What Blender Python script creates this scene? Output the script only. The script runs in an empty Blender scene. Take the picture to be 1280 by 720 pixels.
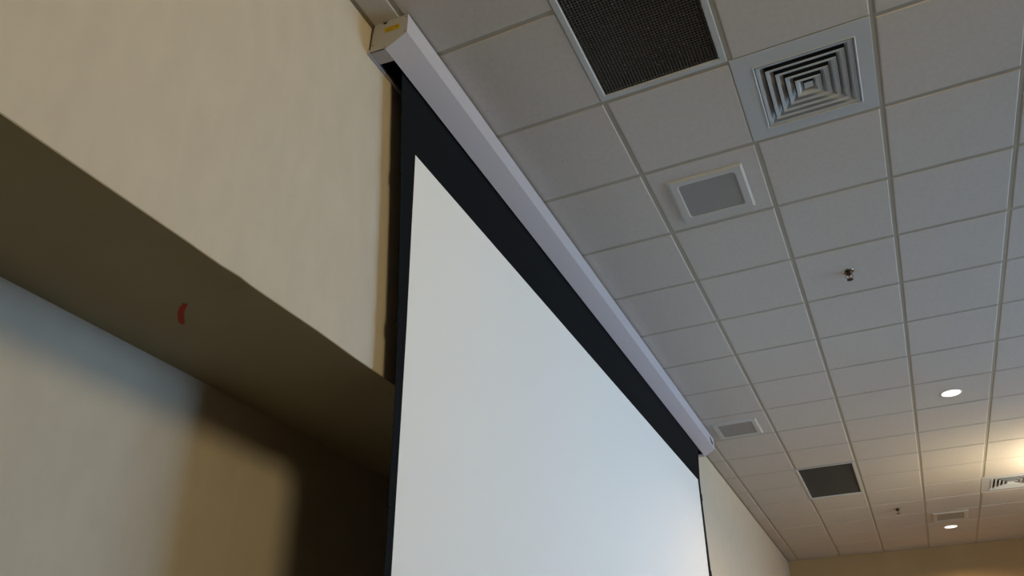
import bpy, bmesh, math, random
from mathutils import Vector, Matrix
random.seed(7)
S = bpy.context.scene
C = S.collection
H = 4.30            # ceiling height above the floor
T = 0.61            # ceiling module
WX = -0.154         # face of the screen wall
YE = 10.58          # far wall
YB = -7.0           # wall behind the camera
XR = 7.1            # window wall

# ------------------------------------------------------------- camera
cam_d = bpy.data.cameras.new('camera'); cam = bpy.data.objects.new('camera', cam_d); C.objects.link(cam)
cam_d.sensor_width = 36.0; cam_d.lens = 1012.76 / 1280 * 36.0; cam_d.clip_start = 0.02
yaw, pitch, roll = -0.433104, 0.542433, -0.0076544
w = Vector((math.sin(yaw)*math.cos(pitch), math.cos(yaw)*math.cos(pitch), math.sin(pitch)))
r = w.cross(Vector((0, 0, 1))).normalized(); u = r.cross(w)
r2 = r*math.cos(roll) + u*math.sin(roll); u2 = -r*math.sin(roll) + u*math.cos(roll)
cam.matrix_world = Matrix(((r2.x, u2.x, -w.x, 1.41543), (r2.y, u2.y, -w.y, -2.82361),
                           (r2.z, u2.z, -w.z, H-2.79543), (0, 0, 0, 1)))
S.camera = cam

# ------------------------------------------------------------- world, colour management
S.view_settings.view_transform = 'Standard'; S.view_settings.look = 'None'
S.view_settings.gamma = 1.0; S.view_settings.use_curve_mapping = False
S.view_settings.exposure = 0.0
wd = bpy.data.worlds.new('sky'); S.world = wd; wd.use_nodes = True
bg = wd.node_tree.nodes['Background']; bg.inputs[0].default_value = (0.55, 0.72, 1.0, 1); bg.inputs[1].default_value = 0.35

# ------------------------------------------------------------- daylight through the windows
WIN = [(1.3, 2.9), (3.3, 4.9), (5.3, 6.9)]      # y ranges of the three windows
WZ0, WZ1 = 1.05, 3.75
DAY = (0.36, 0.565, 0.77); DAY_W = 134.0
for y0, y1 in WIN:
    ld = bpy.data.lights.new('window_daylight', 'AREA'); ld.shape = 'RECTANGLE'
    ld.size = WZ1-WZ0-0.1; ld.size_y = y1-y0-0.1; ld.color = DAY; ld.energy = DAY_W*(1.25 if y1 < 3 else 1.0 if y1 < 5 else 0.3); ld.spread = math.radians(140)
    lo = bpy.data.objects.new('window_daylight', ld); C.objects.link(lo)
    lo.location = (XR-0.02, (y0+y1)/2, (WZ0+WZ1)/2)
    lo.rotation_euler = (0, math.radians(90-16), 0)      # sky light falls slightly downwards
DOWN_W = 200.0; NEAR_W = 255.0; DOWN_C = (1.0, 0.64, 0.30); NEAR_C = (1.0, 0.78, 0.42)
FILL_W = 70.0; UP_W = 72.0; UP_C = (1.0, 0.80, 0.51)

# ------------------------------------------------------------- materials
def mat(name, col, rough=0.6, metal=0.0, spec=0.5, var=0.0, scale=(8, 8, 8), detail=4, bump=0.0, bscale=200, emit=None, estr=0, col2=None, speck=0):
    m = bpy.data.materials.new(name); m.use_nodes = True
    nt = m.node_tree; b = nt.nodes['Principled BSDF']
    b.inputs['Base Color'].default_value = (*col, 1); b.inputs['Roughness'].default_value = rough
    b.inputs['Metallic'].default_value = metal; b.inputs['Specular IOR Level'].default_value = spec
    if emit:
        b.inputs['Emission Color'].default_value = (*emit, 1); b.inputs['Emission Strength'].default_value = estr
    N = nt.nodes.new; L = nt.links.new
    if var or bump or speck:
        g = N('ShaderNodeNewGeometry'); 
    last = None
    if var:
        mp = N('ShaderNodeMapping'); L(g.outputs['Position'], mp.inputs[0]); mp.inputs['Scale'].default_value = scale
        n = N('ShaderNodeTexNoise'); n.inputs['Scale'].default_value = 1; n.inputs['Detail'].default_value = detail
        L(mp.outputs[0], n.inputs[0])
        cr = N('ShaderNodeValToRGB'); cr.color_ramp.elements[0].position = 0.3; cr.color_ramp.elements[1].position = 0.7
        c2 = col2 or tuple(c*(1-var) for c in col); cr.color_ramp.elements[0].color = (*c2, 1)
        cr.color_ramp.elements[1].color = (*tuple(min(1, c*(1+var*0.4)) for c in col), 1)
        L(n.outputs[0], cr.inputs[0]); L(cr.outputs[0], b.inputs['Base Color']); last = cr.outputs[0]
    if speck:
        v = N('ShaderNodeTexVoronoi'); v.inputs['Scale'].default_value = 5.5; L(g.outputs['Position'], v.inputs['Vector'])
        cr2 = N('ShaderNodeValToRGB'); cr2.color_ramp.elements[0].position = 0.02; cr2.color_ramp.elements[1].position = 0.035
        cr2.color_ramp.elements[0].color = (0.55, 0.55, 0.55, 1); cr2.color_ramp.elements[1].color = (1, 1, 1, 1)
        L(v.outputs['Distance'], cr2.inputs[0])
        mx = N('ShaderNodeMix'); mx.data_type = 'RGBA'; mx.blend_type = 'MULTIPLY'; mx.inputs[0].default_value = speck
        L(last, mx.inputs[6]); L(cr2.outputs[0], mx.inputs[7]); L(mx.outputs[2], b.inputs['Base Color'])
    if bump:
        n2 = N('ShaderNodeTexNoise'); n2.inputs['Scale'].default_value = bscale; n2.inputs['Detail'].default_value = 3
        L(g.outputs['Position'], n2.inputs[0]); bp = N('ShaderNodeBump'); bp.inputs['Strength'].default_value = bump
        bp.inputs['Distance'].default_value = 0.002; L(n2.outputs[0], bp.inputs['Height']); L(bp.outputs[0], b.inputs['Normal'])
    return m
M = {}
M['wall'] = mat('beige_wallcovering', (0.56, 0.51, 0.43), 0.75, spec=0.25, var=0.05, scale=(13, 13, 5), detail=5, bump=0.25, bscale=260)
M['soffit'] = mat('shade_toned_soffit', (0.35, 0.31, 0.205), 0.85, spec=0.15, var=0.06, scale=(3, 3, 3))  # darker than the wall: shade under the bulkhead put into the colour
M['far_wall'] = mat('lamplight_toned_wall', (0.44, 0.32, 0.175), 0.8, spec=0.2, var=0.08, scale=(2, 2, 1.2), detail=3)  # browner than the other walls: lamplight without daylight put into the colour
M['tile'] = mat('acoustic_tile', (0.575, 0.552, 0.53), 0.95, spec=0.1, var=0.05, scale=(40, 40, 40), detail=4, bump=0.35, bscale=420, speck=0.8)
M['tee'] = mat('ceiling_tee_paint', (0.40, 0.385, 0.33), 0.6, spec=0.3)
M['angle'] = mat('wall_angle_paint', (0.33, 0.32, 0.27), 0.6, spec=0.3)
M['plenum'] = mat('plenum_dark', (0.02, 0.02, 0.02), 1.0, spec=0.0)
M['vent'] = mat('vent_enamel', (0.50, 0.54, 0.58), 0.45, spec=0.5)
M['duct'] = mat('duct_dark', (0.012, 0.012, 0.014), 0.7)
M['grid'] = mat('eggcrate_metal', (0.16, 0.16, 0.155), 0.4, metal=0.3)
M['filter'] = mat('filter_dark', (0.03, 0.028, 0.025), 0.5, var=0.3, scale=(3, 3, 3))
M['spk'] = mat('speaker_frame_white', (0.52, 0.53, 0.53), 0.5)
M['mesh'] = mat('speaker_mesh_grey', (0.30, 0.30, 0.30), 0.6, var=0.12, scale=(300, 300, 300), detail=0)
M['chrome'] = mat('sprinkler_chrome', (0.45, 0.44, 0.42), 0.22, metal=1.0)
M['bulb'] = mat('sprinkler_bulb', (0.22, 0.09, 0.05), 0.2)
M['trim'] = mat('downlight_trim', (0.6, 0.58, 0.54), 0.5)
M['lens'] = mat('downlight_lens', (0.9, 0.9, 0.85), 0.5, emit=(1.0, 0.97, 0.88), estr=1.6)
M['uplens'] = mat('uplight_lens', (0.9, 0.9, 0.85), 0.5, emit=(1.0, 0.9, 0.72), estr=6)
M['case'] = mat('screen_case_enamel', (0.52, 0.52, 0.60), 0.42, spec=0.5)
M['cap'] = mat('screen_cap_plastic', (0.47, 0.46, 0.46), 0.55, spec=0.4)
M['inside'] = mat('case_inside', (0.01, 0.01, 0.012), 0.8)
M['fabric'] = mat('projection_fabric', (0.86, 0.86, 0.865), 0.85, spec=0.15)
M['border'] = mat('screen_border_black', (0.007, 0.009, 0.012), 0.9, spec=0.1)
M['yellow'] = mat('warning_yellow', (0.50, 0.40, 0.01), 0.5)
M['orange'] = mat('warning_orange', (0.50, 0.20, 0.01), 0.5)
M['navy'] = mat('badge_navy', (0.012, 0.012, 0.07), 0.6)
M['screw'] = mat('screw_dark', (0.05, 0.045, 0.04), 0.4, metal=0.6)
M['red'] = mat('red_tape', (0.42, 0.028, 0.006), 0.7)
M['floor'] = mat('carpet_brown', (0.155, 0.118, 0.08), 0.95, spec=0.1, var=0.3, scale=(30, 30, 30), bump=0.4, bscale=300)
M['white'] = mat('window_frame_white', (0.75, 0.75, 0.74), 0.5)
g_ = bpy.data.materials.new('window_glass'); g_.use_nodes = True
gb = g_.node_tree.nodes['Principled BSDF']; gb.inputs['Transmission Weight'].default_value = 1; gb.inputs['Roughness'].default_value = 0.02
gb.inputs['IOR'].default_value = 1.45
M['glass'] = g_

# ------------------------------------------------------------- helpers
def box(bm, x0, x1, y0, y1, z0, z1):
    vs = [bm.verts.new((x, y, z)) for x in (x0, x1) for y in (y0, y1) for z in (z0, z1)]
    for f in ((0, 1, 3, 2), (4, 6, 7, 5), (0, 4, 5, 1), (2, 3, 7, 6), (0, 2, 6, 4), (1, 5, 7, 3)):
        bm.faces.new([vs[i] for i in f])
    return vs
def mk(name, bm, m, parent=None, loc=None, smooth=False, bevel=0):
    if bevel: bmesh.ops.bevel(bm, geom=bm.edges[:], offset=bevel, segments=2, affect='EDGES')
    bmesh.ops.recalc_face_normals(bm, faces=bm.faces[:])
    me = bpy.data.meshes.new(name); bm.to_mesh(me); bm.free()
    me.materials.append(M[m])
    if smooth:
        for p in me.polygons: p.use_smooth = True
    o = bpy.data.objects.new(name, me); C.objects.link(o)
    if parent: o.parent = parent
    if loc: o.location = loc
    return o
def bxo(name, b, m, parent=None, bevel=0):
    bm = bmesh.new(); box(bm, *b); return mk(name, bm, m, parent, bevel=bevel)
def empty(name, loc, label, cat, group=None):
    o = bpy.data.objects.new(name, None); C.objects.link(o); o.location = loc; o.empty_display_size = 0.1
    o['label'] = label; o['category'] = cat
    if group: o['group'] = group
    return o
def struct(o): o['kind'] = 'structure'; return o
def lathe(bm, prof, seg=32, z0=0):
    rings = []
    for rr, z in prof:
        if rr < 1e-6: rings.append([bm.verts.new((0, 0, z))])
        else: rings.append([bm.verts.new((rr*math.cos(2*math.pi*k/seg), rr*math.sin(2*math.pi*k/seg), z)) for k in range(seg)])
    for a, b in zip(rings, rings[1:]):
        for k in range(seg):
            k2 = (k+1) % seg
            if len(a) == 1 and len(b) == 1: continue
            if len(a) == 1: bm.faces.new((a[0], b[k], b[k2]))
            elif len(b) == 1: bm.faces.new((a[k], a[k2], b[0]))
            else: bm.faces.new((a[k], a[k2], b[k2], b[k]))
def prism_y(bm, prof, y0, y1):
    """closed polygon in x,z extruded along y"""
    a = [bm.verts.new((x, y0, z)) for x, z in prof]; b = [bm.verts.new((x, y1, z)) for x, z in prof]
    n = len(prof)
    bm.faces.new(a); bm.faces.new(b[::-1])
    for k in range(n): bm.faces.new((a[k], b[k], b[(k+1) % n], a[(k+1) % n]))
def copy_tree(o, loc, label):
    c = o.copy(); C.objects.link(c); c.location = loc; c['label'] = label
    for ch in list(o.children):
        d = ch.copy(); C.objects.link(d); d.parent = c
        for g in list(ch.children):
            e = g.copy(); C.objects.link(e); e.parent = d
    return c

# ------------------------------------------------------------- setting
NY0, NY1, NX = -4.6, 4.25, -0.775        # recess in the screen wall
struct(bxo('floor', (-1.0, XR+0.2, YB-0.2, YE+0.2, -0.1, 0), 'floor'))
struct(bxo('wall_far', (-1.0, XR+0.2, YE, YE+0.15, 0, H+0.3), 'far_wall'))
struct(bxo('wall_back', (-1.0, XR+0.2, YB-0.15, YB, 0, H+0.3), 'wall'))
# window wall with three openings
bm = bmesh.new()
ys = [YB] + [v for p in WIN for v in p] + [YE]
for k in range(0, len(ys), 2): box(bm, XR, XR+0.2, ys[k], ys[k+1], 0, H+0.3)
for y0, y1 in WIN: box(bm, XR, XR+0.2, y0, y1, 0, WZ0); box(bm, XR, XR+0.2, y0, y1, WZ1, H+0.3)
struct(mk('wall_right', bm, 'wall'))
for k, (y0, y1) in enumerate(WIN):
    bm = bmesh.new(); f = 0.06
    for b in ((y0, y0+f, WZ0, WZ1), (y1-f, y1, WZ0, WZ1), (y0+f, y1-f, WZ0, WZ0+f), (y0+f, y1-f, WZ1-f, WZ1), ((y0+y1)/2-.025, (y0+y1)/2+.025, WZ0+f, WZ1-f)):
        box(bm, XR+0.06, XR+0.12, *b)
    wf = struct(mk('window_%d' % (k+1), bm, 'white'))
    bxo('pane', (XR+0.085, XR+0.095, y0+f, y1-f, WZ0+f, WZ1-f), 'glass', wf)
# screen wall: bulkhead with a slightly wavering lower edge, piers either side of the recess
prof = [(NY0, -1.540), (-2.1, -1.540), (-1.85, -1.539), (-1.54, -1.537), (-1.41, -1.538), (-1.33, -1.533), (-1.28, -1.5365), (-1.11, -1.535), (-0.96, -1.533), (-0.74, -1.537), (-0.485, -1.535), (NY1, -1.538)]
def wall_left():
    bm = bmesh.new()
    top = H+0.3
    for (ya, za), (yb, zb) in zip(prof, prof[1:]):
        vs = [bm.verts.new(c) for c in ((WX, ya, H+za), (WX, yb, H+zb), (WX, yb, top), (WX, ya, top), (NX-0.15, ya, H-1.535), (NX-0.15, yb, H-1.535), (NX-0.15, yb, top), (NX-0.15, ya, top))]
        for f in ((0, 1, 2, 3), (4, 7, 6, 5), (0, 4, 5, 1), (3, 2, 6, 7)): bm.faces.new([vs[i] for i in f])
    bmesh.ops.remove_doubles(bm, verts=bm.verts[:], dist=1e-5)
    box(bm, NX-0.15, WX, YB, NY0, 0, top)
    box(bm, NX-0.15, WX, NY1, YE, 0, top)
    return mk('wall_left', bm, 'wall')
wl = struct(wall_left())
struct(bxo('wall_recess', (NX-0.15, NX, NY0, NY1, 0, H-1.50), 'wall'))
# thin board following the bulkhead edge, shade under it put into the colour
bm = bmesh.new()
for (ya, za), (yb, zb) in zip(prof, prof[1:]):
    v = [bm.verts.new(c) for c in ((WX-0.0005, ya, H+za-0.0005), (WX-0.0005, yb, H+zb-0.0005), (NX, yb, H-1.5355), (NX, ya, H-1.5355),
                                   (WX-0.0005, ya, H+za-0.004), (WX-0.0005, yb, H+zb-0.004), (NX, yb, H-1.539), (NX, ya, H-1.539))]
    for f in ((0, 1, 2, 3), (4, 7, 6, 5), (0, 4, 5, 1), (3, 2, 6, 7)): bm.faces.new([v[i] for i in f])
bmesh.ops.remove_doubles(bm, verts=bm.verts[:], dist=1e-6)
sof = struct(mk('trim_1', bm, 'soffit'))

# ------------------------------------------------------------- ceiling: slab, runners, cross tees, tegular tiles
ceil = struct(bxo('ceiling', (-1.0, XR+0.2, YB, YE, H+0.10, H+0.25), 'plenum'))
TW = 0.024
cols = list(range(-1, 12)); X_END = XR
def cx(i): return (WX if i < 0 else i*T, min((i+1)*T, X_END))
j0, j1 = -6, 17
open_cells = set()
for c in ((1, -1), (1, -2), (1, 10), (1, 11), (2, 0), (4, 12), (2, -9)): open_cells.add(c)
# main runners (along y)
bm = bmesh.new(); box(bm, -TW/2, TW/2, YB, YE, 0.0, 0.003); box(bm, -0.003, 0.003, YB, YE, 0.003, 0.04)
run = mk('main_runner', bm, 'tee', ceil, (0, 0, H))
for i in range(1, 12):
    o = run.copy(); C.objects.link(o); o.location = (i*T, 0, H)
# cross tees
bm = bmesh.new(); box(bm, TW/2, T-TW/2, -TW/2, TW/2, 0.0005, 0.003); box(bm, TW/2, T-TW/2, -0.002, 0.002, 0.003, 0.03)
ct = mk('cross_tee', bm, 'tee'); ctm = ct.data; bpy.data.objects.remove(ct)
bm = bmesh.new(); box(bm, WX+0.02, -TW/2, -TW/2, TW/2, 0.0005, 0.003); box(bm, WX+0.02, -TW/2, -0.002, 0.002, 0.003, 0.03)
ct2 = mk('cross_tee_short', bm, 'tee'); ctm2 = ct2.data; bpy.data.objects.remove(ct2)
JB = int(math.floor(YB/T))      # rows behind the camera go into one far-from-view mesh
def in_view(i, j): return -1 <= i <= 6 and -4 <= j <= 17
rest_t = bmesh.new(); rest_c = bmesh.new()
def tile_bm(bm, x0, x1, y0, y1, zf=-0.0035):
    """tile: wide upper lip resting above the flange, bevelled reveal, dropped face"""
    g = 0.0145
    lv = [(g-0.003, 0.004), (g-0.003, 0.0), (g, zf+0.001), (g+0.0025, zf)]
    rings = [[bm.verts.new(c) for c in ((x0+a, y0+a, z), (x1-a, y0+a, z), (x1-a, y1-a, z), (x0+a, y1-a, z))] for a, z in lv]
    for a, b in zip(rings, rings[1:]):
        for k in range(4): bm.faces.new((a[k], a[(k+1) % 4], b[(k+1) % 4], b[k]))
    bm.faces.new(rings[-1]); bm.faces.new([bm.verts.new((v.co.x, v.co.y, 0.018)) for v in rings[0]])
tb = bmesh.new(); tile_bm(tb, 0, T, 0, T); tob = mk('ceiling_tile', tb, 'tile'); tme = tob.data; bpy.data.objects.remove(tob)
tb = bmesh.new(); tile_bm(tb, WX+0.008, 0, 0, T); tob = mk('border_tile', tb, 'tile'); tme2 = tob.data; bpy.data.objects.remove(tob)
tb = bmesh.new(); tile_bm(tb, 0, T, 0, YE-17*T-0.008); tob = mk('end_tile', tb, 'tile'); tme3 = tob.data; bpy.data.objects.remove(tob)
def put(name, me, loc):
    o = bpy.data.objects.new(name, me); C.objects.link(o); o.parent = ceil; o.location = loc; return o
for i in cols:
    x0, x1 = cx(i)
    for j in range(JB, 18):
        y0, y1 = j*T, min((j+1)*T, YE)
        if y1 <= YB: continue
        y0 = max(y0, YB)
        # the tee on the row's upper-left side (skipped inside the two-module return grilles)
        if (i, j) not in ((1, -1), (1, 11)) and j*T > YB+.02:
            if in_view(i, j):
                put('cross_tee', ctm if i >= 0 else ctm2, (max(i, 0)*T, j*T, H))
            elif x1-x0 > 0.1:
                box(rest_c, x0+TW/2, x1-TW/2, j*T-TW/2, j*T+TW/2, H+0.0005, H+0.003)
        if (i, j) in open_cells: continue
        dz = random.uniform(-0.0006, 0.0006)
        if in_view(i, j) and not (i == -1 and j == 17):
            me = tme3 if j == 17 else (tme if i >= 0 else tme2)
            put('ceiling_tile', me, (max(i, 0)*T, y0, H+dz))
        elif x1-x0 > 0.05 and y1-y0 > 0.05:
            b2 = bmesh.new(); tile_bm(b2, x0 if i >= 0 else WX+.008, x1, y0, y1)
            for v in b2.verts: v.co.z += H
            t2 = bpy.data.meshes.new('t'); b2.to_mesh(t2); b2.free(); rest_t.from_mesh(t2); bpy.data.meshes.remove(t2)
o = mk('distant_tiles', rest_t, 'tile', ceil); o['kind'] = 'stuff'
o = mk('distant_tees', rest_c, 'tee', ceil); o['kind'] = 'stuff'
# perimeter angle: leg along the ceiling and leg down the wall
def angle(name, b1, b2):
    bm = bmesh.new(); box(bm, *b1); box(bm, *b2); return mk(name, bm, 'angle', ceil)
angle('wall_angle', (WX, WX+0.022, YB, YE-0.02, H-0.0005, H+0.0025), (WX+0.0002, WX+0.002, YB, YE-0.02, H, H+0.02))
angle('wall_angle', (WX, XR, YE-0.022, YE, H-0.0005, H+0.0025), (WX, XR, YE-0.002, YE-0.0002, H, H+0.02))
angle('wall_angle', (XR-0.022, XR, YB, YE-0.02, H-0.0005, H+0.0025), (XR-0.002, XR-.0002, YB, YE-0.02, H, H+0.02))

# ------------------------------------------------------------- return air grilles (two modules long)
def return_grille(loc, label):
    t = empty('return_air_grille', loc, label, 'air vent', 'return air grilles')
    X0, X1, Y0, Y1 = -0.010, T-0.012, 0.012, 2*T-0.012; a = 0.032
    bm = bmesh.new()
    lv = [(0.0, -0.0006), (0.0, -0.004), (0.004, -0.006), (a-0.006, -0.006), (a, -0.002), (a, 0.02)]
    rings = [[bm.verts.new(c) for c in ((X0+d, Y0+d, z), (X1-d, Y0+d, z), (X1-d, Y1-d, z), (X0+d, Y1-d, z))] for d, z in lv]
    rings.append([bm.verts.new((v.co.x-(.002 if k in (0,3) else -.002), v.co.y-(.002 if k in (0,1) else -.002), 0.02)) for k, v in enumerate(rings[-1])])
    for p, q in zip(rings, rings[1:]):
        for k in range(4): bm.faces.new((p[k], p[(k+1) % 4], q[(k+1) % 4], q[k]))
    mk('frame', bm, 'vent', t)
    bm = bmesh.new(); s = 0.0145; x = X0+a
    while x < X1-a: box(bm, x-0.0008, x+0.0008, Y0+a, Y1-a, 0.0, 0.009); x += s
    y = Y0+a
    while y < Y1-a: box(bm, X0+a, X1-a, y-0.0008, y+0.0008, 0.0002, 0.0088); y += s
    e = mk('eggcrate_core', bm, 'grid', t); e['kind'] = 'stuff'
    bm = bmesh.new()
    lv = [(a-0.001, 0.0205), (a-0.001, 0.09)]
    rings = [[bm.verts.new(c) for c in ((X0+d, Y0+d, z), (X1-d, Y0+d, z), (X1-d, Y1-d, z), (X0+d, Y1-d, z))] for d, z in lv]
    for k in range(4): bm.faces.new((rings[0][k], rings[0][(k+1) % 4], rings[1][(k+1) % 4], rings[1][k]))
    bm.faces.new(rings[1])
    mk('duct_box', bm, 'filter', t)
    return t
rg = return_grille((1*T, -2*T, H), 'large dark eggcrate return grille at the top edge, beside the pyramid vent')
copy_tree(rg, (1*T, 10*T, H), 'dark brown return grille near the far wall, smaller and plain-looking')

# ------------------------------------------------------------- square ceiling diffusers
def frus(bm, r0, z0, r1, z1, rim=0.013, th=0.0012):
    """one vane: sloped skirt with a flat rim and a small turned-down lip"""
    lv = [(r0, z0), (r1, z1), (r1+rim, z1-0.001), (r1+rim, z1-0.004), (r1+rim-th, z1-0.004), (r1+rim-th, z1-0.002), (r1-th, z1-0.001), (r0-th, z0-0.001)]
    rings = [[bm.verts.new(c) for c in ((-d, -d, z), (d, -d, z), (d, d, z), (-d, d, z))] for d, z in lv]
    rings.append(rings[0])
    for p, q in zip(rings, rings[1:]):
        for k in range(4): bm.faces.new((p[k], p[(k+1) % 4], q[(k+1) % 4], q[k]))
def diffuser(loc, label):
    t = empty('ceiling_diffuser', loc, label, 'air vent', 'square ceiling diffusers')
    R = T/2-0.012; r = 0.222
    bm = bmesh.new()
    lv = [(R, -0.0005), (R, -0.004), (R-0.003, -0.005), (r+0.004, -0.005), (r, -0.008), (r-0.003, -0.006), (r-0.016, 0.020), (r-0.016, 0.06)]
    e_ = lambda d: d+(0.020 if d > r+0.02 else 0)      # laps over the runner on two sides
    rings = [[bm.verts.new(c) for c in ((-e_(d), -e_(d), z), (d, -e_(d), z), (d, d, z), (-e_(d), d, z))] for d, z in lv]
    for p, q in zip(rings, rings[1:]):
        for k in range(4): bm.faces.new((p[k], p[(k+1) % 4], q[(k+1) % 4], q[k]))
    mk('flange', bm, 'vent', t)
    bm = bmesh.new(); box(bm, -r+0.01, r-0.01, -r+0.01, r-0.01, 0.062, 0.07); mk('duct_back', bm, 'duct', t)
    n = 5
    for k in range(n):
        ro = r-0.012-k*0.039
        bm = bmesh.new(); frus(bm, ro-0.030, 0.020, ro-0.010, 0.0-0.0012*k); mk('vane', bm, 'vent', t)
    bm = bmesh.new(); q = 0.020
    vs = [bm.verts.new(c) for c in ((-q, -q, 0), (q, -q, 0), (q, q, 0), (-q, q, 0))]; ap = bm.verts.new((0, 0, 0.024))
    for k in range(4): bm.faces.new((vs[k], vs[(k+1) % 4], ap))
    bm.faces.new(vs); mk('centre_plate', bm, 'vent', t)
    return t
df = diffuser((2.5*T, 0.5*T, H), 'square blue-grey ceiling diffuser of nested vanes, beside the large mesh grille')
copy_tree(df, (4.5*T, 12.5*T, H), 'square ceiling diffuser at the right edge, in the bright lamplight')

# ------------------------------------------------------------- ceiling speakers
def rrect(x0, x1, y0, y1, r, n=5):
    pts = []
    for cxx, cyy, a0 in ((x1-r, y1-r, 0), (x0+r, y1-r, 90), (x0+r, y0+r, 180), (x1-r, y0+r, 270)):
        for k in range(n+1):
            a = math.radians(a0+90*k/n); pts.append((cxx+r*math.cos(a), cyy+r*math.sin(a)))
    return pts
def speaker(loc, label):
    t = empty('ceiling_speaker', loc, label, 'speaker', 'square ceiling speakers')
    a, b = 0.205, 0.155
    bm = bmesh.new()
    prof = [(a, 0.0, 0.004), (a, -0.004, 0.004), (a-0.012, -0.013, 0.006), (b+0.006, -0.013, 0.022), (b, -0.010, 0.020), (b, -0.006, 0.020)]
    rings = [[bm.verts.new((x, y, z)) for x, y in rrect(-d, d, -d, d, rr)] for d, z, rr in prof]
    for p, q in zip(rings, rings[1:]):
        n = len(p)
        for k in range(n): bm.faces.new((p[k], p[(k+1) % n], q[(k+1) % n], q[k]))
    mk('frame', bm, 'spk', t)
    bm = bmesh.new(); p = [bm.verts.new((x, y, -0.009)) for x, y in rrect(-b, b, -b, b, 0.020)]
    q = [bm.verts.new((v.co.x, v.co.y, -0.002)) for v in p]; bm.faces.new(p); bm.faces.new(q)
    for k in range(len(p)): bm.faces.new((p[k], p[(k+1) % len(p)], q[(k+1) % len(p)], q[k]))
    mk('mesh_cover', bm, 'mesh', t)
    return t
ZF = H-0.0035
sp = speaker((1.5*T, 1.54*T, ZF), 'square white ceiling speaker with rounded grey mesh, nearest one, below the big grille')
copy_tree(sp, (0.49*T, 7.58*T, ZF), 'square ceiling speaker beside the far end of the white screen case')
copy_tree(sp, (3.46*T, 14.5*T, ZF), 'square ceiling speaker seen edge-on near the far wall, above a small lit downlight')

# ------------------------------------------------------------- sprinklers
def sprinkler(loc, label):
    t = empty('fire_sprinkler', loc, label, 'sprinkler', 'ceiling sprinklers')
    bm = bmesh.new(); lathe(bm, [(0.016, 0.004), (0.038, 0.001), (0.040, -0.002), (0.034, -0.006), (0.018, -0.010), (0.016, -0.004)], 32)
    mk('escutcheon', bm, 'chrome', t, smooth=True)
    bm = bmesh.new(); lathe(bm, [(0, 0.0), (0.013, 0.0), (0.015, -0.012), (0.018, -0.018), (0.018, -0.026), (0.010, -0.030), (0, -0.030)], 6)
    mk('threaded_body', bm, 'screw', t)
    bm = bmesh.new()
    for s in (-1, 1):
        pts = [(s*0.012, -0.024), (s*0.024, -0.034), (s*0.022, -0.046), (s*0.006, -0.060)]
        for (xa, za), (xb, zb) in zip(pts, pts[1:]):
            v = [bm.verts.new(c) for c in ((xa-.0025, -.003, za), (xa+.0025, -.003, za), (xa+.0025, .003, za), (xa-.0025, .003, za), (xb-.0025, -.003, zb), (xb+.0025, -.003, zb), (xb+.0025, .003, zb), (xb-.0025, .003, zb))]
            for f in ((0, 1, 2, 3), (4, 7, 6, 5), (0, 4, 5, 1), (1, 5, 6, 2), (2, 6, 7, 3), (3, 7, 4, 0)): bm.faces.new([v[i] for i in f])
    mk('frame_arms', bm, 'chrome', t)
    bm = bmesh.new(); lathe(bm, [(0, -0.030), (0.003, -0.030), (0.003, -0.056), (0, -0.056)], 10); mk('glass_bulb', bm, 'bulb', t)
    bm = bmesh.new(); lathe(bm, [(0, -0.058), (0.006, -0.058), (0.020, -0.062), (0.020, -0.064), (0, -0.066)], 20)
    mk('deflector', bm, 'screw', t)
    return t
sk = sprinkler((2.50*T, 3.50*T, ZF), 'small dark metal sprinkler head, the nearer one, mid-ceiling')
copy_tree(sk, (2.49*T, 13.45*T, ZF), 'tiny sprinkler head near the far wall, right of the far return grille')

# ------------------------------------------------------------- recessed downlights (each with its own lamp)
def downlight(loc, label):
    t = empty('recessed_downlight', loc, label, 'downlight', 'round recessed downlights')
    bm = bmesh.new(); lathe(bm, [(0.088, 0.001), (0.088, -0.002), (0.078, -0.004), (0.076, -0.001)], 40); mk('trim_ring', bm, 'trim', t, smooth=True)
    bm = bmesh.new(); lathe(bm, [(0, -0.002), (0.076, -0.002), (0.076, 0.002), (0, 0.002)], 40); mk('lens', bm, 'lens', t)
    return t
def lamp(loc, watt=None):
    ld = bpy.data.lights.new('downlight_beam', 'SPOT'); ld.energy = watt or DOWN_W; ld.color = DOWN_C
    ld.spot_size = math.radians(156); ld.spot_blend = 0.6; ld.shadow_soft_size = 0.07
    lo = bpy.data.objects.new('downlight_beam', ld); C.objects.link(lo); lo.location = (loc[0], loc[1], loc[2]-0.02)
d0 = None
spots = [(3.49*T, 7.53*T, 'round lit downlight, the nearer of the two, mid-ceiling at the right'),
         (3.47*T, 15.47*T, 'round lit downlight just before the far wall, the smaller of the two')]
for x, y, lb in spots:
    if d0 is None: d0 = downlight((x, y, ZF), lb)
    else: copy_tree(d0, (x, y, ZF), lb)
    lamp((x, y, ZF))
for x, y, wt, lb in ((10.5*T, 7.53*T, DOWN_W, 'round downlight over the far window side, out of the picture'),
                     (10.5*T, 15.47*T, DOWN_W, 'round downlight in the far window corner, out of the picture')):
    o = copy_tree(d0, (x, y, ZF), lb); lamp(o.location, wt)

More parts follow.
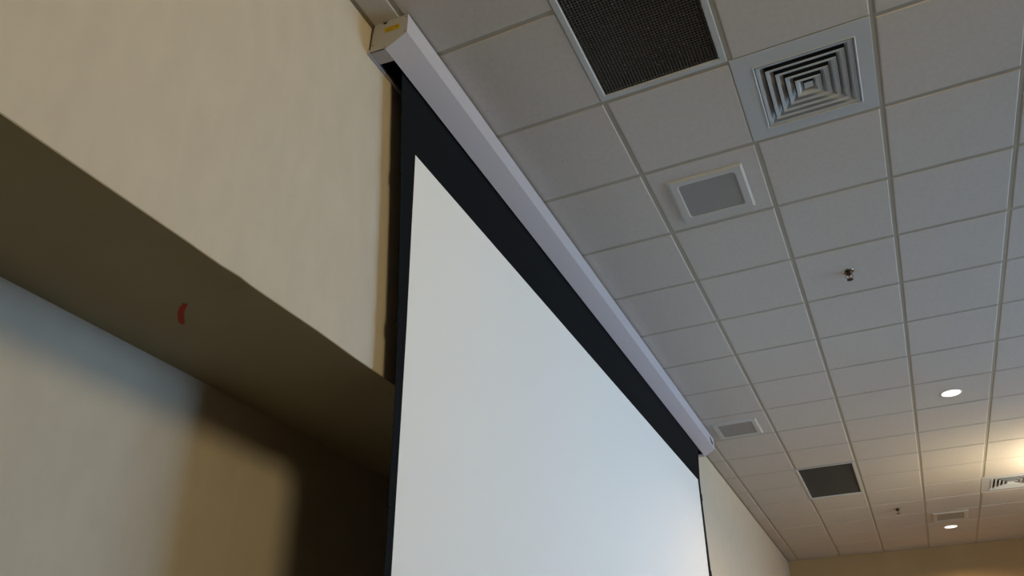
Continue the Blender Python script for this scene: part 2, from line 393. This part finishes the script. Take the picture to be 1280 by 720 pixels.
# ------------------------------------------------------------- shallow drum lamp on the ceiling, right of and above the camera
dx_, dy_ = 6.2*T, -4.0*T
t = empty('drum_lamp', (dx_, dy_, ZF), 'shallow round drum lamp above and right of the camera, out of the picture', 'lamp')
bm = bmesh.new(); lathe(bm, [(0, 0), (0.19, 0), (0.19, -0.05), (0.18, -0.05), (0.18, -0.002), (0, -0.002)], 32); mk('shade', bm, 'vent', t)
bm = bmesh.new(); lathe(bm, [(0, -0.055), (0.17, -0.05), (0.17, -0.045), (0, -0.048)], 32); mk('diffuser_disc', bm, 'uplens', t)
ld = bpy.data.lights.new('drum_lamp_glow', 'SPOT'); ld.energy = NEAR_W; ld.color = NEAR_C; ld.spot_size = math.radians(158); ld.spot_blend = 0.15; ld.shadow_soft_size = 0.48
lo = bpy.data.objects.new('drum_lamp_glow', ld); C.objects.link(lo); lo.location = (dx_, dy_, H-0.36)
lo.rotation_euler = Vector((-1.0, 0.25, -1.2)).to_track_quat('-Z', 'Y').to_euler()

# ------------------------------------------------------------- pendant uplight just right of the view, washing the ceiling
ux, uy = 5.9*T, 11.0*T
t = empty('pendant_uplight', (ux, uy, H), 'round pendant uplight hanging below the far ceiling at the right', 'lamp')
bm = bmesh.new(); lathe(bm, [(0.006, 0.0), (0.006, -0.50)], 10); mk('stem', bm, 'vent', t)
bm = bmesh.new(); lathe(bm, [(0, -0.007), (0.05, -0.007), (0.05, -0.025), (0, -0.03)], 24); mk('canopy', bm, 'vent', t)
bm = bmesh.new(); lathe(bm, [(0.0, -0.60), (0.10, -0.585), (0.17, -0.54), (0.19, -0.50), (0.185, -0.50), (0.165, -0.535), (0.10, -0.575), (0, -0.59)], 32); mk('bowl', bm, 'vent', t, smooth=True)
bm = bmesh.new(); lathe(bm, [(0.03, -0.53), (0.16, -0.525), (0.16, -0.532), (0.03, -0.538)], 32); mk('lens', bm, 'uplens', t)
ld = bpy.data.lights.new('uplight', 'AREA'); ld.shape = 'DISK'; ld.size = 0.28; ld.energy = UP_W; ld.color = UP_C
lo = bpy.data.objects.new('uplight', ld); C.objects.link(lo); lo.location = (ux, uy, H-0.50); lo.rotation_euler = (math.pi, 0, 0)

ld = bpy.data.lights.new('added_warm_fill', 'SPOT'); ld.energy = FILL_W; ld.color = NEAR_C; ld.spot_size = math.radians(150); ld.spot_blend = 0.5; ld.shadow_soft_size = 0.15  # added spot below the bowl to warm the far screen wall, no pendant part
lo = bpy.data.objects.new('added_warm_fill', ld); C.objects.link(lo); lo.location = (ux-0.05, uy-0.05, H-0.80)
lo.rotation_euler = Vector((-1.0, -0.15, -0.55)).to_track_quat('-Z', 'Y').to_euler()

# ------------------------------------------------------------- projection screen
CY0, CY1 = -0.872, 4.775
scr = empty('projection_screen', (-0.09, 1.95, H-0.175), 'large white pull-down projection screen with black border and long white ceiling case', 'projection screen')
SO = Vector((-0.09, 1.95, H-0.175))
def sp_(name, bm, m, parent=scr, bevel=0, smooth=False):
    for v in bm.verts: v.co -= SO
    return mk(name, bm, m, parent, bevel=bevel, smooth=smooth)
Z = lambda z: H+z
# shell of the case: front, sloped front, top and back as one folded 3 mm sheet
outer = [(-0.146, -0.166), (-0.141, -0.012), (0.036, -0.012), (0.036, -0.120), (-0.066, -0.174)]
inner = [(-0.063, -0.170), (0.033, -0.118), (0.033, -0.015), (-0.138, -0.015), (-0.143, -0.166)]
bm = bmesh.new(); P = [(x, Z(z)) for x, z in outer+inner]
a = [bm.verts.new((x, CY0+0.004, z)) for x, z in P]; b = [bm.verts.new((x, CY1-0.004, z)) for x, z in P]
n = len(P)
for k in range(n): bm.faces.new((a[k], b[k], b[(k+1) % n], a[(k+1) % n]))
for k in range(4):   # end rims
    bm.faces.new((a[k], a[k+1], a[n-2-k], a[n-1-k])); bm.faces.new((b[k], b[n-1-k], b[n-2-k], b[k+1]))
case = sp_('case', bm, 'case')
for y0, y1 in ((CY0, CY0+0.004), (CY1-0.004, CY1)):
    bm = bmesh.new(); prism_y(bm, [(x, Z(z)) for x, z in [(-0.145, -0.167), (-0.131, -0.004), (-0.095, -0.004), (-0.090, -0.010), (-0.066, -0.010), (-0.060, -0.004), (0.0365, -0.011), (0.037, -0.1205), (-0.067, -0.1755)]], y0, y1)
    cap = sp_('end_cap', bm, 'cap')
    bm = bmesh.new(); prism_y(bm, [(x, Z(z)) for x, z in [(-0.145, -0.167), (-0.145, -0.163), (-0.067, -0.171), (-0.067, -0.1755)]], min(y0, y1) if y0 < 0 else y1-0.07, y1 if y0 > 0 else y0+0.072)
    sp_('bottom_lip', bm, 'case', cap)
    yy = y0 if y0 < 0 else y1
    for x, z in ((0.026, -0.112), (-0.133, -0.125), (-0.071, -0.160), (0.026, -0.022)):
        bm = bmesh.new(); lathe(bm, [(0, -0.0006), (0.0028, -0.0006), (0.0032, 0.0004), (0, 0.0008)], 10)
        for v in bm.verts: v.co = Vector((v.co.x+x, yy-v.co.z*(1 if y0 < 0 else -1), v.co.y+Z(z)))
        sp_('screw', bm, 'screw', cap)
    if y0 < 0:
        bm = bmesh.new(); lathe(bm, [(0, -0.0006), (0.010, -0.0006), (0.010, 0.0006), (0, 0.0006)], 14)
        for v in bm.verts: v.co = Vector((v.co.x-0.078, yy-v.co.z, v.co.y*0.55+Z(-0.014)))
        sp_('cable_slot', bm, 'inside', cap)
        bm = bmesh.new(); prism_y(bm, [(x, Z(z)) for x, z in [(-0.083, -0.045), (-0.074, -0.076), (-0.003, -0.083), (-0.001, -0.052)]], CY0-0.0010, CY0)
        st = sp_('warning_sticker', bm, 'yellow', cap); st['label'] = 'yellow warning sticker with orange marks'
        bm = bmesh.new()
        for x0, x1, z0, z1 in ((-0.066, -0.056, -0.072, -0.060), (-0.050, -0.036, -0.072, -0.066), (-0.024, -0.008, -0.066, -0.056), (-0.060, -0.030, -0.056, -0.0545)):
            box(bm, x0, x1, CY0-0.0014, CY0-0.0009, Z(z0), Z(z1))
        for v in bm.verts: v.co.z -= (v.co.x+0.04)*0.1
        # printed marks stay on the sticker plate, joined with it at one level
        for v in bm.verts: v.co -= SO
        mk('sticker_print', bm, 'orange', cap)
# black sheets paint in the shade inside the case; roller tube, same black
bm = bmesh.new(); box(bm, -0.1365, 0.032, CY0+0.075, CY1-0.006, Z(-0.0165), Z(-0.0155)); box(bm, -0.1375, -0.1365, CY0+0.075, CY1-0.006, Z(-0.160), Z(-0.0165)); sp_('shade_sheets', bm, 'inside')
bm = bmesh.new(); lathe(bm, [(0, 0), (0.045, 0), (0.045, 5.46), (0, 5.46)], 24)
for v in bm.verts: v.co = Vector((v.co.x-0.0285, v.co.z-0.75, v.co.y+Z(-0.072)))
sp_('roller_tube', bm, 'inside', smooth=False)
# flange rail of the case against the wall
bm = bmesh.new(); box(bm, WX+0.001, WX+0.008, CY0-0.004, CY1-0.01, Z(-0.172), Z(-0.150)); box(bm, WX+0.008, WX+0.011, CY0-0.004, CY1-0.01, Z(-0.172), Z(-0.169)); sp_('mounting_rail', bm, 'case')
# badge on the far end of the front
bm = bmesh.new(); q = [(4.600, -0.045), (4.650, -0.045), (4.672, -0.066), (4.712, -0.066), (4.712, -0.098), (4.650, -0.098), (4.622, -0.078)]
va = [bm.verts.new((0.0362, y, Z(z))) for y, z in q]; vb = [bm.verts.new((0.0374, y, Z(z))) for y, z in q]
bm.faces.new(va); bm.faces.new(vb)
for k in range(len(q)): bm.faces.new((va[k], vb[k], vb[(k+1) % len(q)], va[(k+1) % len(q)]))
bd = sp_('badge', bm, 'navy'); bd['label'] = 'tiny dark blue emblem on the case front'
# hanging cloth: black border sheet whose edges curve in, white field slightly proud of it
SX = -0.075
zl = [-0.06, -0.27, -0.40, -0.50, -0.66, -0.9, -1.1, -1.33, -1.64, -2.0, -2.2, -2.6, -3.0]
L_out = [-0.735, -0.712, -0.699, -0.687, -0.670, -0.648, -0.631, -0.611, -0.594, -0.583, -0.580, -0.582, -0.59]
R_out = [4.535, 4.506, 4.465, 4.432, 4.428, 4.42, 4.415, 4.410, 4.405, 4.402, 4.402, 4.41, 4.42]
L_in = [-0.574]*3 + [-0.574, -0.570, -0.564, -0.558, -0.551, -0.547, -0.543, -0.541, -0.541, -0.541]
R_in = [4.348]*3 + [4.346, 4.338, 4.330, 4.318, 4.303, 4.297, 4.295, 4.295, 4.295, 4.295]
zl[3] = -0.522
bm = bmesh.new()
f = [[bm.verts.new((SX+dx, y, Z(z))) for z, y in zip(zl, col)] for dx in (0, -0.001) for col in (L_out, R_out)]
for k in range(len(zl)-1):
    bm.faces.new((f[0][k], f[1][k], f[1][k+1], f[0][k+1])); bm.faces.new((f[2][k], f[3][k], f[3][k+1], f[2][k+1]))
    bm.faces.new((f[0][k], f[2][k], f[2][k+1], f[0][k+1])); bm.faces.new((f[1][k], f[3][k], f[3][k+1], f[1][k+1]))
cloth = sp_('border_cloth', bm, 'border'); cloth['label'] = 'black border of the projection cloth'
bm = bmesh.new(); f = [[bm.verts.new((SX+dx, y, Z(z))) for z, y in list(zip(zl, col))[3:12]] for dx in (0.0006, 0.0012) for col in (L_in, R_in)]
f4 = f
for k in range(8):
    bm.faces.new((f[2][k], f[3][k], f[3][k+1], f[2][k+1]))
    bm.faces.new((f[0][k], f[2][k], f[2][k+1], f[0][k+1])); bm.faces.new((f[1][k], f[3][k], f[3][k+1], f[1][k+1]))
bm.faces.new((f[0][0], f[1][0], f[3][0], f[2][0])); bm.faces.new((f[0][8], f[1][8], f[3][8], f[2][8]))
fld = sp_('white_field', bm, 'fabric'); fld['label'] = 'matt white projection surface'
# tension tabs on the cloth's side edges
for side, col in ((-1, L_out), (1, R_out)):
    for z in (-0.66, -1.33, -2.0, -2.6):
        y = col[zl.index(z)]
        bm = bmesh.new(); box(bm, SX-0.003, SX+0.002, y-0.008, y+0.008, Z(z-0.03), Z(z+0.03)); sp_('tension_tab', bm, 'border')
# weight bar
bm = bmesh.new(); lathe(bm, [(0, 0), (0.014, 0), (0.014, 5.02), (0, 5.02)], 16)
for v in bm.verts: v.co = Vector((v.co.x+SX, v.co.z-0.61, v.co.y+Z(-3.01)))
sp_('weight_bar', bm, 'border')

# ------------------------------------------------------------- red curved tape scrap on the soffit
bm = bmesh.new()
cl = [Vector(p) for p in ((-0.408, -1.284), (-0.425, -1.274), (-0.441, -1.264), (-0.456, -1.253), (-0.469, -1.241), (-0.481, -1.228), (-0.492, -1.216), (-0.501, -1.204), (-0.510, -1.192))]
top = []; bot = []; zt = H-1.5355-0.0045; NP = len(cl)
for k, c in enumerate(cl):
    d = (cl[min(k+1, NP-1)]-cl[max(k-1, 0)]).normalized(); nn = Vector((-d.y, d.x)); hw = 0.0085*(0.72 if k in (0, NP-1) else 1.0)
    top.append([bm.verts.new((c.x+nn.x*e*hw, c.y+nn.y*e*hw, zt)) for e in (-1, 1)])
    bot.append([bm.verts.new((c.x+nn.x*e*hw, c.y+nn.y*e*hw, zt-0.002)) for e in (-1, 1)])
for k in range(NP-1):
    bm.faces.new((top[k][0], top[k][1], top[k+1][1], top[k+1][0])); bm.faces.new((bot[k][0], bot[k][1], bot[k+1][1], bot[k+1][0]))
    for e in (0, 1): bm.faces.new((top[k][e], bot[k][e], bot[k+1][e], top[k+1][e]))
bm.faces.new((top[0][0], top[0][1], bot[0][1], bot[0][0])); bm.faces.new((top[-1][0], top[-1][1], bot[-1][1], bot[-1][0]))
rd = mk('tape_scrap', bm, 'red'); rd['label'] = 'short curved red mark on the shaded underside of the bulkhead'; rd['category'] = 'tape'
